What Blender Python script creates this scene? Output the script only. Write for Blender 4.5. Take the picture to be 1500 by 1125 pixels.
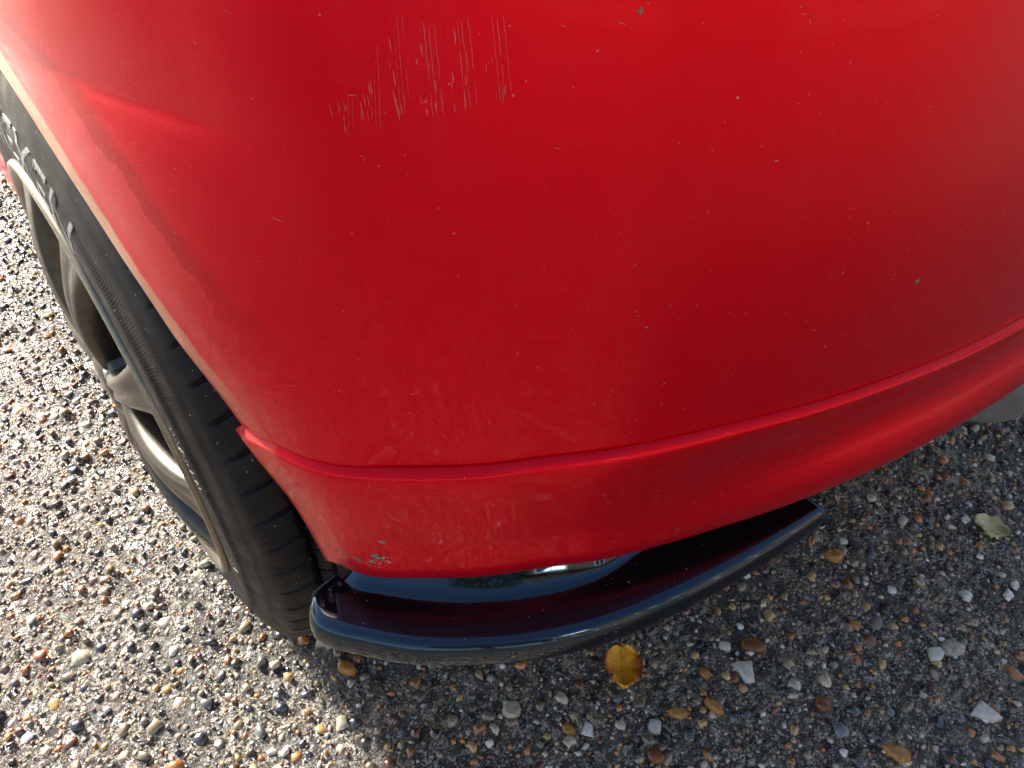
import bpy, bmesh, math, random
import numpy as np
from mathutils import Vector, Matrix
from mathutils.bvhtree import BVHTree

for o in list(bpy.data.objects):
    bpy.data.objects.remove(o)
scene = bpy.context.scene
C = scene.collection
R = math.radians
random.seed(7)
rng = np.random.default_rng(7)

# ------------------------------------------------------------------ camera
cam_d = bpy.data.cameras.new('camera')
cam = bpy.data.objects.new('camera', cam_d)
C.objects.link(cam)
cam_d.sensor_width = 36
cam_d.lens = 26.4
cam_d.clip_start = 0.02
cam_d.clip_end = 500
cam.location = (-0.034, -0.657, 0.823)
cam.rotation_euler = (R(90 - 44.2), 0, R(-38.7))
scene.camera = cam

# ------------------------------------------------------------------ sky, sun, exposure
SUN_AZ = 12.0      # degrees to the left of the car's forward axis (+Y)
SUN_EL = 30.0
world = bpy.data.worlds.new('World')
scene.world = world
world.use_nodes = True
wn = world.node_tree.nodes
wl = world.node_tree.links
sky = wn.new('ShaderNodeTexSky')
sky.sky_type = 'NISHITA'
sky.sun_disc = False
sky.sun_elevation = R(SUN_EL)
sky.sun_rotation = R(-SUN_AZ)
sky.air_density = 1.0
sky.dust_density = 1.2
sky.ozone_density = 1.0
wl.new(sky.outputs[0], wn['Background'].inputs[0])
wn['Background'].inputs[1].default_value = 0.12

sun_d = bpy.data.lights.new('sun', 'SUN')
sun_d.energy = 5.0
sun_d.angle = R(9)
sun_d.color = (1.0, 0.97, 0.93)
sun = bpy.data.objects.new('sun', sun_d)
C.objects.link(sun)
sdir = Vector((-math.sin(R(SUN_AZ)) * math.cos(R(SUN_EL)), math.cos(R(SUN_AZ)) * math.cos(R(SUN_EL)), math.sin(R(SUN_EL))))
sun.rotation_euler = sdir.to_track_quat('Z', 'Y').to_euler()
sun.location = sdir * 20

vs = scene.view_settings
vs.view_transform = 'Standard'
vs.look = 'None'
vs.exposure = 1.62
vs.use_white_balance = True
vs.white_balance_temperature = 7050
vs.gamma = 1.0
vs.use_curve_mapping = False
scene.cycles.max_bounces = 8

# ------------------------------------------------------------------ helpers
def link(o, parent=None):
    C.objects.link(o)
    if parent is not None:
        o.parent = parent
    return o

def mesh_obj(name, verts, faces, mat, parent=None, smooth=True, attrs=None):
    me = bpy.data.meshes.new(name)
    verts = np.asarray(verts, dtype=np.float32)
    if isinstance(faces, np.ndarray):
        n, k = faces.shape
        me.vertices.add(len(verts))
        me.vertices.foreach_set('co', verts.ravel())
        me.loops.add(n * k)
        me.loops.foreach_set('vertex_index', faces.astype(np.int32).ravel())
        me.polygons.add(n)
        me.polygons.foreach_set('loop_start', np.arange(0, n * k, k, dtype=np.int32))
        me.polygons.foreach_set('loop_total', np.full(n, k, dtype=np.int32))
        me.update(calc_edges=True)
    else:
        me.from_pydata([tuple(map(float, v)) for v in verts], [], faces)
    me.validate()
    if smooth:
        me.polygons.foreach_set('use_smooth', [True] * len(me.polygons))
    if attrs:
        for k, v in attrs.items():
            a = me.attributes.new(k, 'FLOAT', 'POINT')
            a.data.foreach_set('value', np.asarray(v, dtype=np.float32))
    me.update()
    if mat is not None:
        me.materials.append(mat)
    return link(bpy.data.objects.new(name, me), parent)

def grid_faces(nr, nc, wrap_c=False, wrap_r=False, flip=False):
    rr = np.arange(nr if wrap_r else nr - 1)
    cc = np.arange(nc if wrap_c else nc - 1)
    r, c = np.meshgrid(rr, cc, indexing='ij')
    r2 = (r + 1) % nr
    c2 = (c + 1) % nc
    f = np.stack([r * nc + c, r * nc + c2, r2 * nc + c2, r2 * nc + c], -1).reshape(-1, 4)
    return f[:, ::-1].copy() if flip else f

def grid_obj(name, P, mat, parent=None, flip=False, wrap_c=False, wrap_r=False, attrs=None):
    nr, nc = P.shape[:2]
    return mesh_obj(name, P.reshape(-1, 3), grid_faces(nr, nc, wrap_c, wrap_r, flip), mat, parent, True, attrs)

def empty(name, loc=(0, 0, 0), parent=None):
    o = bpy.data.objects.new(name, None)
    o.empty_display_size = 0.1
    o.location = loc
    return link(o, parent)

def tag(o, label, cat, group=None, kind=None):
    o['label'] = label
    o['category'] = cat
    if group:
        o['group'] = group
    if kind:
        o['kind'] = kind
    return o

def catmull(P, n, closed=False):
    """resample a polyline through a centripetal-like cubic, n points even in arc length"""
    P = np.asarray(P, float)
    t = np.r_[0, np.cumsum(np.linalg.norm(np.diff(P, axis=0), axis=1) ** 0.75)]
    m = np.zeros_like(P)
    m[1:-1] = ((P[2:] - P[1:-1]) / (t[2:] - t[1:-1])[:, None] * (t[1:-1] - t[:-2])[:, None]
               + (P[1:-1] - P[:-2]) / (t[1:-1] - t[:-2])[:, None] * (t[2:] - t[1:-1])[:, None]) / (t[2:] - t[:-2])[:, None]
    m[0] = (P[1] - P[0]) / (t[1] - t[0])
    m[-1] = (P[-1] - P[-2]) / (t[-1] - t[-2])
    tt = np.linspace(0, t[-1], max(400, n * 4))
    i = np.clip(np.searchsorted(t, tt, side='right') - 1, 0, len(P) - 2)
    h = (t[i + 1] - t[i])[:, None]
    u = ((tt - t[i]) / (t[i + 1] - t[i]))[:, None]
    Q = ((2 * u**3 - 3 * u**2 + 1) * P[i] + (u**3 - 2 * u**2 + u) * h * m[i]
         + (-2 * u**3 + 3 * u**2) * P[i + 1] + (u**3 - u**2) * h * m[i + 1])
    s = np.r_[0, np.cumsum(np.linalg.norm(np.diff(Q, axis=0), axis=1))]
    ss = np.linspace(0, s[-1], n)
    return np.stack([np.interp(ss, s, Q[:, k]) for k in range(P.shape[1])], -1)

def interp(x, xs, ys):
    return np.interp(x, xs, ys)

def sm(x, a, b):
    t = np.clip((x - a) / (b - a), 0, 1)
    return t * t * (3 - 2 * t)

# ------------------------------------------------------------------ material helpers
class NT:
    def __init__(self, name):
        self.m = bpy.data.materials.new(name)
        self.m.use_nodes = True
        self.t = self.m.node_tree
        self.b = self.t.nodes['Principled BSDF']
    def n(self, typ, **kw):
        nd = self.t.nodes.new(typ)
        for k, v in kw.items():
            if k.startswith('i_'):
                key = k[2:]
                key = int(key) if key.isdigit() else key.replace('_', ' ')
                if isinstance(v, bpy.types.NodeSocket):
                    self.t.links.new(v, nd.inputs[key])
                else:
                    nd.inputs[key].default_value = v
            else:
                setattr(nd, k, v)
        return nd
    def link(self, a, b):
        self.t.links.new(a, b)
    def set(self, **kw):
        for k, v in kw.items():
            s = self.b.inputs[k.replace('_', ' ')]
            if isinstance(v, bpy.types.NodeSocket):
                self.t.links.new(v, s)
            else:
                s.default_value = v
    def obj(self):
        return self.n('ShaderNodeTexCoord').outputs['Object']
    def gen(self):
        return self.n('ShaderNodeNewGeometry').outputs['Position']
    def noise(self, vec, scale, detail=3, rough=0.55, dist=0.0):
        return self.n('ShaderNodeTexNoise', i_Vector=vec, i_Scale=scale, i_Detail=detail, i_Roughness=rough, i_Distortion=dist).outputs[0]
    def voro(self, vec, scale, feature='F1', rand=1.0):
        return self.n('ShaderNodeTexVoronoi', feature=feature, i_Vector=vec, i_Scale=scale, i_Randomness=rand)
    def ramp(self, fac, stops, interp='LINEAR'):
        nd = self.n('ShaderNodeValToRGB', i_Fac=fac)
        r = nd.color_ramp
        r.interpolation = interp
        while len(r.elements) < len(stops):
            r.elements.new(0.5)
        for e, (p, c) in zip(r.elements, stops):
            e.position = p
            e.color = (c[0], c[1], c[2], 1) if isinstance(c, (tuple, list)) else (c, c, c, 1)
        return nd.outputs[0]
    def math(self, op, a, b=0.0, c=0.0):
        nd = self.n('ShaderNodeMath', operation=op)
        for i, v in enumerate((a, b, c)):
            if isinstance(v, bpy.types.NodeSocket):
                self.t.links.new(v, nd.inputs[i])
            else:
                nd.inputs[i].default_value = v
        return nd.outputs[0]
    def maprange(self, v, a, b, c=0.0, d=1.0, smooth=False):
        nd = self.n('ShaderNodeMapRange', i_Value=v, i_From_Min=a, i_From_Max=b, i_To_Min=c, i_To_Max=d)
        if smooth:
            nd.interpolation_type = 'SMOOTHSTEP'
        return nd.outputs[0]
    def mix(self, fac, a, b, blend='MIX'):
        nd = self.n('ShaderNodeMix', data_type='RGBA', blend_type=blend)
        for i, v in ((0, fac), (6, a), (7, b)):
            if isinstance(v, bpy.types.NodeSocket):
                self.t.links.new(v, nd.inputs[i])
            elif i == 0:
                nd.inputs[0].default_value = v
            else:
                nd.inputs[i].default_value = (v[0], v[1], v[2], 1)
        return nd.outputs[2]
    def bump(self, h, strength=0.3, dist=0.001, normal=None):
        nd = self.n('ShaderNodeBump', i_Height=h, i_Strength=strength, i_Distance=dist)
        if normal is not None:
            self.t.links.new(normal, nd.inputs['Normal'])
        return nd.outputs[0]

def simple(name, col, rough=0.5, metal=0.0, coat=0.0, spec=0.5, noise=0.0, nscale=60):
    t = NT(name)
    t.set(Roughness=rough, Metallic=metal, Coat_Weight=coat, Specular_IOR_Level=spec)
    if noise:
        f = t.noise(t.obj(), nscale, 4)
        c1 = tuple(max(0, c * (1 - noise)) for c in col)
        c2 = tuple(min(1, c * (1 + noise)) for c in col)
        t.set(Base_Color=t.ramp(f, [(0.3, c1), (0.7, c2)]))
    else:
        t.set(Base_Color=(*col, 1))
    return t.m

# ------------------------------------------------------------------ materials
def make_red():
    t = NT('red_paint')
    p = t.obj()
    # fine dust specks lying on the paint
    v1 = t.voro(p, 210)
    keep = t.math('GREATER_THAN', t.n('ShaderNodeSeparateColor', i_Color=v1.outputs['Color']).outputs[0], 0.80)
    size = t.maprange(t.n('ShaderNodeSeparateColor', i_Color=v1.outputs['Color']).outputs[1], 0, 1, 0.03, 0.13)
    sp1 = t.math('MULTIPLY', t.math('LESS_THAN', v1.outputs['Distance'], size), keep)
    v2 = t.voro(p, 620)
    keep2 = t.math('GREATER_THAN', t.n('ShaderNodeSeparateColor', i_Color=v2.outputs['Color']).outputs[0], 0.86)
    dens = t.maprange(t.noise(p, 9, 3), 0.35, 0.7, 0, 1)
    sp2 = t.math('MULTIPLY', t.math('MULTIPLY', t.math('LESS_THAN', v2.outputs['Distance'], 0.16), keep2), dens)
    specks = t.math('MINIMUM', t.math('ADD', sp1, t.math('MULTIPLY', sp2, 0.6)), 1.0)
    # dried tide mark running round the wheel arch
    sep = t.n('ShaderNodeSeparateXYZ', i_0=p)
    zz = t.math('SUBTRACT', sep.outputs[2], 0.31)
    rho = t.math('SQRT', t.math('ADD', t.math('MULTIPLY', sep.outputs[1], sep.outputs[1]), t.math('MULTIPLY', zz, zz)))
    nz = t.noise(p, 26, 4, 0.6)
    edge = t.math('ADD', t.math('ADD', rho, t.math('MULTIPLY', t.math('SUBTRACT', nz, 0.5), 0.05)), -0.405)
    inside = t.maprange(edge, -0.001, 0.0005, 1, 0)
    above = t.maprange(sep.outputs[2], 0.52, 0.62, 0, 1, True)
    tide = t.math('MULTIPLY', inside, above)
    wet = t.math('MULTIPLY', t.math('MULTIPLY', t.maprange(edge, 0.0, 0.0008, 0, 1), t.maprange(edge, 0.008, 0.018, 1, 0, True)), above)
    # film of dust, streaked downwards
    mp = t.n('ShaderNodeMapping', i_Vector=p)
    mp.inputs['Scale'].default_value = (1, 1, 0.09)
    streak = t.maprange(t.noise(mp.outputs[0], 60, 4, 0.6), 0.5, 0.8, 0, 1)
    film = t.math('MULTIPLY', t.maprange(t.noise(p, 6, 4), 0.4, 0.75, 0, 1), 0.10)
    base = t.mix(film, (0.68, 0.0001, 0.0120), (0.66, 0.003, 0.022))
    base = t.mix(t.math('MULTIPLY', tide, 0.10), base, (0.55, 0.13, 0.11))
    rimline = t.math('MULTIPLY', t.math('LESS_THAN', t.math('ABSOLUTE', t.math('ADD', edge, 0.0012)), 0.0007), above)
    base = t.mix(t.math('MULTIPLY', rimline, 0.09), base, (0.6, 0.25, 0.2))
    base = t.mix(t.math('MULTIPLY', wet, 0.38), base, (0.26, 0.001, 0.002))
    base = t.mix(t.math('MULTIPLY', streak, 0.02), base, (0.55, 0.2, 0.2))
    band = t.math('MULTIPLY', t.maprange(t.math('ADD', rho, t.math('MULTIPLY', t.math('SUBTRACT', t.noise(p, 90, 3), 0.5), 0.004)), 0.3575, 0.361, 1, 0), t.maprange(sep.outputs[2], 0.47, 0.58, 0.15, 0.85))  # arch lip band: grazing reflection of sunlit ground, painted in as beige
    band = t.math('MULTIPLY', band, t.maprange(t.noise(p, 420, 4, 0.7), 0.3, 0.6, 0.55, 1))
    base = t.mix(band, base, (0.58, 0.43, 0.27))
    base = t.mix(t.math('MULTIPLY', specks, 0.28), base, (0.62, 0.42, 0.36))
    fl = t.voro(p, 1500).outputs['Color']
    nrm = t.bump(t.n('ShaderNodeSeparateColor', i_Color=fl).outputs[0], 0.5, 0.0005)
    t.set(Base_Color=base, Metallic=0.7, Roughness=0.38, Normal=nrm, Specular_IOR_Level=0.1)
    t.b.inputs['Coat Weight'].default_value = 0.42
    t.b.inputs['Coat IOR'].default_value = 1.30
    cr = t.math('ADD', t.maprange(t.noise(p, 14, 4), 0.35, 0.7, 0.02, 0.06), t.math('MULTIPLY', tide, 0.12))
    t.link(t.math('ADD', cr, t.math('MULTIPLY', specks, 0.5)), t.b.inputs['Coat Roughness'])
    wav = t.bump(t.noise(p, 320, 2), 0.035, 0.0006)
    t.link(wav, t.b.inputs['Coat Normal'])
    return t.m

def make_black_gloss():
    t = NT('gloss_black')
    p = t.obj()
    v = t.voro(p, 260)
    cs = t.n('ShaderNodeSeparateColor', i_Color=v.outputs['Color'])
    sp = t.math('MULTIPLY', t.math('LESS_THAN', v.outputs['Distance'], t.maprange(cs.outputs[1], 0, 1, 0.03, 0.12)), t.math('GREATER_THAN', cs.outputs[0], 0.86))
    t.set(Base_Color=t.mix(sp, (0.004, 0.004, 0.005), (0.35, 0.34, 0.32)), Roughness=t.maprange(t.noise(p, 30, 3), 0.3, 0.7, 0.03, 0.07), Specular_IOR_Level=0.8)
    t.b.inputs['Specular Tint'].default_value = (0.42, 0.68, 1.0, 1)
    t.link(t.bump(t.noise(p, 16, 2), 0.05, 0.004), t.b.inputs['Normal'])
    return t.m

def make_rubber():
    t = NT('rubber')
    p = t.obj()
    v = t.voro(p, 330)
    cs = t.n('ShaderNodeSeparateColor', i_Color=v.outputs['Color'])
    sp = t.math('MULTIPLY', t.math('LESS_THAN', v.outputs['Distance'], t.maprange(cs.outputs[1], 0, 1, 0.05, 0.28)), t.math('GREATER_THAN', cs.outputs[0], 0.88))
    patch = t.maprange(t.noise(p, 35, 5, 0.65), 0.48, 0.75, 0, 1)
    base = t.mix(patch, (0.0028, 0.0033, 0.0046), (0.010, 0.0105, 0.012))
    base = t.mix(t.math('MULTIPLY', sp, 0.6), base, (0.30, 0.26, 0.2))
    sep = t.n('ShaderNodeSeparateXYZ', i_0=p)
    ang = t.math('ARCTAN2', sep.outputs[1], sep.outputs[2])
    rad = t.math('SQRT', t.math('ADD', t.math('MULTIPLY', sep.outputs[1], sep.outputs[1]), t.math('MULTIPLY', sep.outputs[2], sep.outputs[2])))
    # fine radial serrations moulded into a band of the sidewall
    wave = t.math('SINE', t.math('MULTIPLY', ang, 620))
    band = t.math('MULTIPLY', t.math('GREATER_THAN', rad, 0.256), t.math('LESS_THAN', rad, 0.274))
    side = t.math('LESS_THAN', sep.outputs[0], 0.02)
    serr = t.math('MULTIPLY', t.math('MULTIPLY', wave, band), side)
    n1 = t.bump(serr, 0.35, 0.0002)
    n2 = t.bump(t.noise(p, 900, 3), 0.25, 0.0004, n1)
    t.set(Base_Color=base, Roughness=t.maprange(t.noise(p, 50, 3), 0.3, 0.7, 0.42, 0.62), Normal=n2, Specular_IOR_Level=0.22)
    return t.m

STONES = [(0.0, (0.52, 0.44, 0.31)), (0.12, (0.28, 0.21, 0.12)), (0.27, (0.15, 0.115, 0.07)), (0.38, (0.46, 0.16, 0.022)),
          (0.46, (0.27, 0.09, 0.018)), (0.53, (0.028, 0.020, 0.014)), (0.65, (0.024, 0.028, 0.040)), (0.74, (0.13, 0.13, 0.13)),
          (0.82, (0.50, 0.30, 0.10)), (0.88, (0.72, 0.69, 0.60)), (0.95, (0.10, 0.03, 0.014))]

def make_stone(name, source):
    t = NT(name)
    p = t.gen()
    if source == 'attr':
        a = t.n('ShaderNodeAttribute', attribute_name='tint').outputs['Fac']
    else:
        a = t.n('ShaderNodeObjectInfo').outputs['Random']
    c = t.ramp(a, STONES, 'CONSTANT')
    blot = t.noise(p, 260, 4, 0.65)
    c = t.mix(t.maprange(blot, 0.42, 0.70, 0, 0.60), c, (0.035, 0.028, 0.020))
    c = t.mix(t.maprange(t.noise(p, 700, 3), 0.58, 0.75, 0, 0.30), c, (0.55, 0.5, 0.42))
    t.set(Base_Color=c, Roughness=t.maprange(t.noise(p, 90, 3), 0.3, 0.7, 0.14, 0.34), Specular_IOR_Level=1.0)
    t.link(t.bump(t.noise(p, 900, 4), 0.4, 0.0006), t.b.inputs['Normal'])
    return t.m

def make_ground():
    t = NT('exposed_aggregate_concrete')
    p = t.gen()
    big = t.noise(p, 2.6, 4, 0.6)
    mid = t.noise(p, 30, 5, 0.65)
    fine = t.math('ADD', t.math('MULTIPLY', t.noise(p, 380, 4, 0.7), 0.55), t.math('MULTIPLY', t.noise(p, 120, 4, 0.6), 0.45))
    base = t.ramp(fine, [(0.455, (0.003, 0.003, 0.003)), (0.50, (0.026, 0.022, 0.016)), (0.53, (0.18, 0.15, 0.105)), (0.59, (0.55, 0.50, 0.41))])
    # grit: grains of sand, too small to be stones of their own
    v = t.voro(p, 330)
    cs = t.n('ShaderNodeSeparateColor', i_Color=v.outputs['Color'])
    grit = t.math('MULTIPLY', t.math('LESS_THAN', v.outputs['Distance'], t.maprange(cs.outputs[1], 0, 1, 0.2, 0.42)), t.math('GREATER_THAN', cs.outputs[0], 0.5))
    base = t.mix(grit, base, t.ramp(cs.outputs[2], STONES, 'CONSTANT'))
    base = t.mix(t.maprange(t.math('ADD', t.math('MULTIPLY', big, 0.6), t.math('MULTIPLY', mid, 0.4)), 0.50, 0.60, 0, 0.75), base, (0.022, 0.022, 0.020))
    # beyond the modelled stones the colour of the aggregate carries on
    far = t.voro(p, 95)
    fs = t.n('ShaderNodeSeparateColor', i_Color=far.outputs['Color'])
    sep = t.n('ShaderNodeSeparateXYZ', i_0=p)
    out = t.math('MAXIMUM', t.math('ABSOLUTE', t.math('SUBTRACT', sep.outputs[0], 0.4)), t.math('ABSOLUTE', t.math('SUBTRACT', sep.outputs[1], 0.4)))
    fm = t.math('MULTIPLY', t.math('GREATER_THAN', out, 1.30), t.math('LESS_THAN', far.outputs['Distance'], 0.38))
    base = t.mix(fm, base, t.ramp(fs.outputs[0], STONES, 'CONSTANT'))
    t.set(Base_Color=base, Roughness=t.maprange(mid, 0.35, 0.65, 0.16, 0.34), Specular_IOR_Level=1.0)
    n1 = t.bump(v.outputs['Distance'], 0.5, 0.0025)
    n1.node.invert = True
    n2 = t.bump(t.noise(p, 230, 5, 0.7), 1.0, 0.0055, n1)
    t.link(n2, t.b.inputs['Normal'])
    return t.m

M = {}
M['red'] = make_red()
M['gloss'] = make_black_gloss()
M['rubber'] = make_rubber()
M['letter'] = simple('moulded_rubber', (0.020, 0.020, 0.021), 0.38, spec=0.6)
M['white_letter'] = simple('pale_letter_paint', (0.24, 0.24, 0.23), 0.5, noise=0.4, nscale=300)
M['alloy'] = simple('alloy_paint', (0.075, 0.066, 0.052), 0.34, 0.7, 0.2, noise=0.15, nscale=120)
M['alloy_lip'] = simple('machined_alloy', (0.22, 0.19, 0.14), 0.36, 0.8, noise=0.12, nscale=200)
M['barrel'] = simple('rim_barrel_silver', (0.15, 0.155, 0.165), 0.45, 0.35, noise=0.2, nscale=80)
M['steel'] = simple('brushed_steel', (0.35, 0.34, 0.33), 0.38, 0.9, noise=0.25, nscale=90)
M['iron'] = simple('brake_iron', (0.10, 0.085, 0.075), 0.55, 0.6, noise=0.35, nscale=70)
M['plastic'] = simple('black_plastic', (0.012, 0.012, 0.013), 0.75, noise=0.4, nscale=80)
M['silencer'] = simple('silencer_steel', (0.30, 0.30, 0.29), 0.55, 0.5, noise=0.2, nscale=25)
M['glass'] = simple('tinted_glass', (0.01, 0.012, 0.013), 0.03, spec=0.7)
M['lamp'] = simple('lamp_lens_red', (0.35, 0.01, 0.01), 0.08, coat=0.8)
M['stone_attr'] = make_stone('aggregate_stone', 'attr')
M['stone_obj'] = make_stone('aggregate_pebble', 'obj')
M['ground'] = make_ground()
M['scratch_and_reflection'] = simple('scratch_and_reflection_paint', (0.62, 0.06, 0.06), 0.42)  # shared by the painted reflection streaks and the real skirt scratch
M['smudge'] = simple('dull_smudge', (0.62, 0.10, 0.09), 0.6)
M['fleck'] = simple('dust_fibre', (0.50, 0.24, 0.20), 0.7)
M['scuff'] = simple('scuffed_primer', (0.16, 0.12, 0.10), 0.8, noise=0.6, nscale=500)

# ------------------------------------------------------------------ ground
def vnoise(x, y, freq, seed):
    """value noise on arrays"""
    g = np.random.default_rng(seed).random((256, 256))
    xf, yf = x * freq + 1000, y * freq + 1000
    xi, yi = np.floor(xf).astype(int), np.floor(yf).astype(int)
    u, v = xf - xi, yf - yi
    u = u * u * (3 - 2 * u)
    v = v * v * (3 - 2 * v)
    a, b = g[xi % 256, yi % 256], g[(xi + 1) % 256, yi % 256]
    c, d = g[xi % 256, (yi + 1) % 256], g[(xi + 1) % 256, (yi + 1) % 256]
    return (a * (1 - u) + b * u) * (1 - v) + (c * (1 - u) + d * u) * v

def ground_z(x, y):
    near = 1 - sm(np.maximum(np.abs(x - 0.4), np.abs(y - 0.4)), 1.45, 1.8)
    h = (vnoise(x, y, 6, 1) - 0.5) * 0.006 + (vnoise(x, y, 28, 2) - 0.5) * 0.005 + (vnoise(x, y, 70, 3) - 0.5) * 0.008 + (vnoise(x, y, 140, 4) - 0.5) * 0.005
    return h * near

gx = np.r_[-60, -30, -15, -8, -5, -3, -2, np.arange(-1.15, 1.95, 0.0065), 3, 4, 6, 9, 15, 30, 60]
gy = np.r_[-60, -30, -15, -8, -5, -3, -2, np.arange(-1.15, 1.95, 0.0065), 3, 4, 6, 9, 15, 30, 60]
GX, GY = np.meshgrid(gx, gy)
GP = np.stack([GX, GY, ground_z(GX, GY)], -1)
ground = grid_obj('ground', GP, M['ground'])
ground['kind'] = 'structure'
ground['label'] = 'rough exposed aggregate concrete ground set with small mixed pebbles'

# stones set into the ground: a dome of 24 triangles, lopsided and flat topped
SEG = 8
def dome_unit(k):
    r = np.random.default_rng(100 + k)
    a = np.linspace(0, 2 * np.pi, SEG, endpoint=False) + r.uniform(-0.25, 0.25, SEG)
    rad = r.uniform(0.58, 1.18, SEG)
    v = []
    for rr, zz in ((1.0, -0.45), (0.80, 0.42)):
        for i in range(SEG):
            q = rad[i] * rr * (1 + r.uniform(-0.06, 0.06))
            v.append((q * math.cos(a[i]), q * math.sin(a[i]), zz + r.uniform(-0.16, 0.16) * (zz > 0)))
    v.append((r.uniform(-0.25, 0.25), r.uniform(-0.25, 0.25), 0.62 + r.uniform(-0.08, 0.12)))
    return np.array(v)
dome_f = []
for i in range(SEG):
    j = (i + 1) % SEG
    dome_f += [(i, j, SEG + j), (i, SEG + j, SEG + i), (SEG + i, SEG + j, 2 * SEG)]
dome_f = np.array(dome_f)
NK = 14
domes = [dome_unit(k) for k in range(NK)]

N = 170000
sx = rng.uniform(-0.9, 1.35, N)
sy = rng.uniform(-1.0, 1.7, N)
# thin out what lies under the car or far from the camera
seen = ((sx < 0.25) | (sy < 0.15)) 
keep = seen | (rng.random(N) < 0.3)
sx, sy = sx[keep], sy[keep]
N = len(sx)
size = np.exp(rng.normal(math.log(0.0024), 0.58, N)).clip(0.0012, 0.0090)
big_i = rng.random(N) < 0.006
size[big_i] *= rng.uniform(1.3, 1.9, big_i.sum())
tint = rng.random(N)
# bigger stones kept apart
order = np.argsort(-size)
sx, sy, size, tint = sx[order], sy[order], size[order], tint[order]
cell = {}
ok = np.zeros(N, bool)
for i in range(N):
    cx_, cy_ = int(sx[i] / 0.012), int(sy[i] / 0.012)
    good = True
    for a in (-1, 0, 1):
        for b in (-1, 0, 1):
            for j in cell.get((cx_ + a, cy_ + b), ()):
                if (sx[i] - sx[j]) ** 2 + (sy[i] - sy[j]) ** 2 < (0.82 * (size[i] + size[j])) ** 2:
                    good = False
                    break
            if not good:
                break
        if not good:
            break
    if good:
        ok[i] = True
        cell.setdefault((cx_, cy_), []).append(i)
sx, sy, size, tint = sx[ok], sy[ok], size[ok], tint[ok]
# a point of open ground in the photograph's field of view
def in_view(x, y):
    d = np.stack([x, y, np.zeros_like(x)], -1) - np.array(cam.location)
    mw = np.array(cam.rotation_euler.to_matrix())
    q = d @ mw
    u, v = q[:, 0] / -q[:, 2] * 1100, -q[:, 1] / -q[:, 2] * 1100
    return (np.abs(u) < 740) & (np.abs(v) < 555) & (q[:, 2] < 0) & ((x < -0.02) | (y < -0.38 - 0.3 * np.maximum(x - 0.05, 0)) | ((x > 0.6) & (y < -0.5)))
vis = in_view(sx, sy)
rank = np.where(vis, size, 0)
heroes = np.argsort(-rank)[:286]
hero = np.zeros(len(sx), bool)
hero[heroes] = True
gz = ground_z(sx, sy)

V, F, T = [], [], []
rest = np.where(~hero)[0]
rot = rng.uniform(0, 2 * np.pi, len(sx))
asp = rng.uniform(0.62, 1.0, len(sx))
hgt = rng.uniform(0.28, 0.80, len(sx))
kk = rng.integers(0, NK, len(sx))
off = 0
for k in range(NK):
    idx = rest[kk[rest] == k]
    u = domes[k]
    s = size[idx][:, None]
    X = u[None, :, 0] * s
    Y = u[None, :, 1] * s * asp[idx][:, None]
    Z = u[None, :, 2] * s * hgt[idx][:, None]
    cr, sr = np.cos(rot[idx])[:, None], np.sin(rot[idx])[:, None]
    P = np.stack([X * cr - Y * sr + sx[idx][:, None], X * sr + Y * cr + sy[idx][:, None], Z + gz[idx][:, None] + 0.0006], -1)
    nv = 2 * SEG + 1
    V.append(P.reshape(-1, 3))
    F.append((dome_f[None] + (np.arange(len(idx)) * nv)[:, None, None] + off).reshape(-1, 3))
    T.append(np.repeat(tint[idx], nv))
    off += len(idx) * nv
agg = mesh_obj('aggregate', np.concatenate(V), np.concatenate(F), M['stone_attr'], ground, True, {'tint': np.concatenate(T)})
agg['kind'] = 'stuff'
print('STONES', len(sx), 'TRIS', len(sx) * 24)

dome_me = []
for k in range(NK):
    me = bpy.data.meshes.new('pebble')
    me.from_pydata([tuple(map(float, v)) for v in domes[k]], [], [tuple(map(int, f)) for f in dome_f])
    me.polygons.foreach_set('use_smooth', [True] * len(me.polygons))
    me.materials.append(M['stone_obj'])
    dome_me.append(me)
for i in heroes:
    o = bpy.data.objects.new('pebble', dome_me[kk[i]])
    o.location = (sx[i], sy[i], gz[i] + 0.0006)
    o.rotation_euler = (rng.uniform(-0.2, 0.2), rng.uniform(-0.2, 0.2), rot[i])
    o.scale = (size[i], size[i] * asp[i], size[i] * hgt[i])
    link(o, ground)

# a dozen stones that stand out singly
def big_stone(name, x, y, outline, height, mat, label=None, rz=0):
    n = len(outline)
    o = np.array(outline, float)
    v = [(a, b, -0.003) for a, b in o] + [(a * 0.9, b * 0.9, height * 0.75) for a, b in o] + [(a * 0.5, b * 0.5, height * (1 + 0.15 * math.sin(3 * i))) for i, (a, b) in enumerate(o)] + [(0, 0, height * 1.02)]
    f = []
    for r_ in range(2):
        for i in range(n):
            j = (i + 1) % n
            f.append((r_ * n + i, r_ * n + j, (r_ + 1) * n + j, (r_ + 1) * n + i))
    f += [(2 * n + i, 2 * n + (i + 1) % n, 3 * n) for i in range(n)]
    q = mesh_obj(name, v, f, mat, ground)
    q.location = (x, y, float(ground_z(np.array([x]), np.array([y]))[0]) + 0.001)
    q.rotation_euler.z = rz
    if label:
        q['label'] = label
    return q
def oval(a, b, n=10, jit=0.12, seed=0):
    r = np.random.default_rng(seed)
    return [(a * math.cos(t) * (1 + r.uniform(-jit, jit)), b * math.sin(t) * (1 + r.uniform(-jit, jit))) for t in np.linspace(0, 2 * math.pi, n, endpoint=False)]
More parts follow.
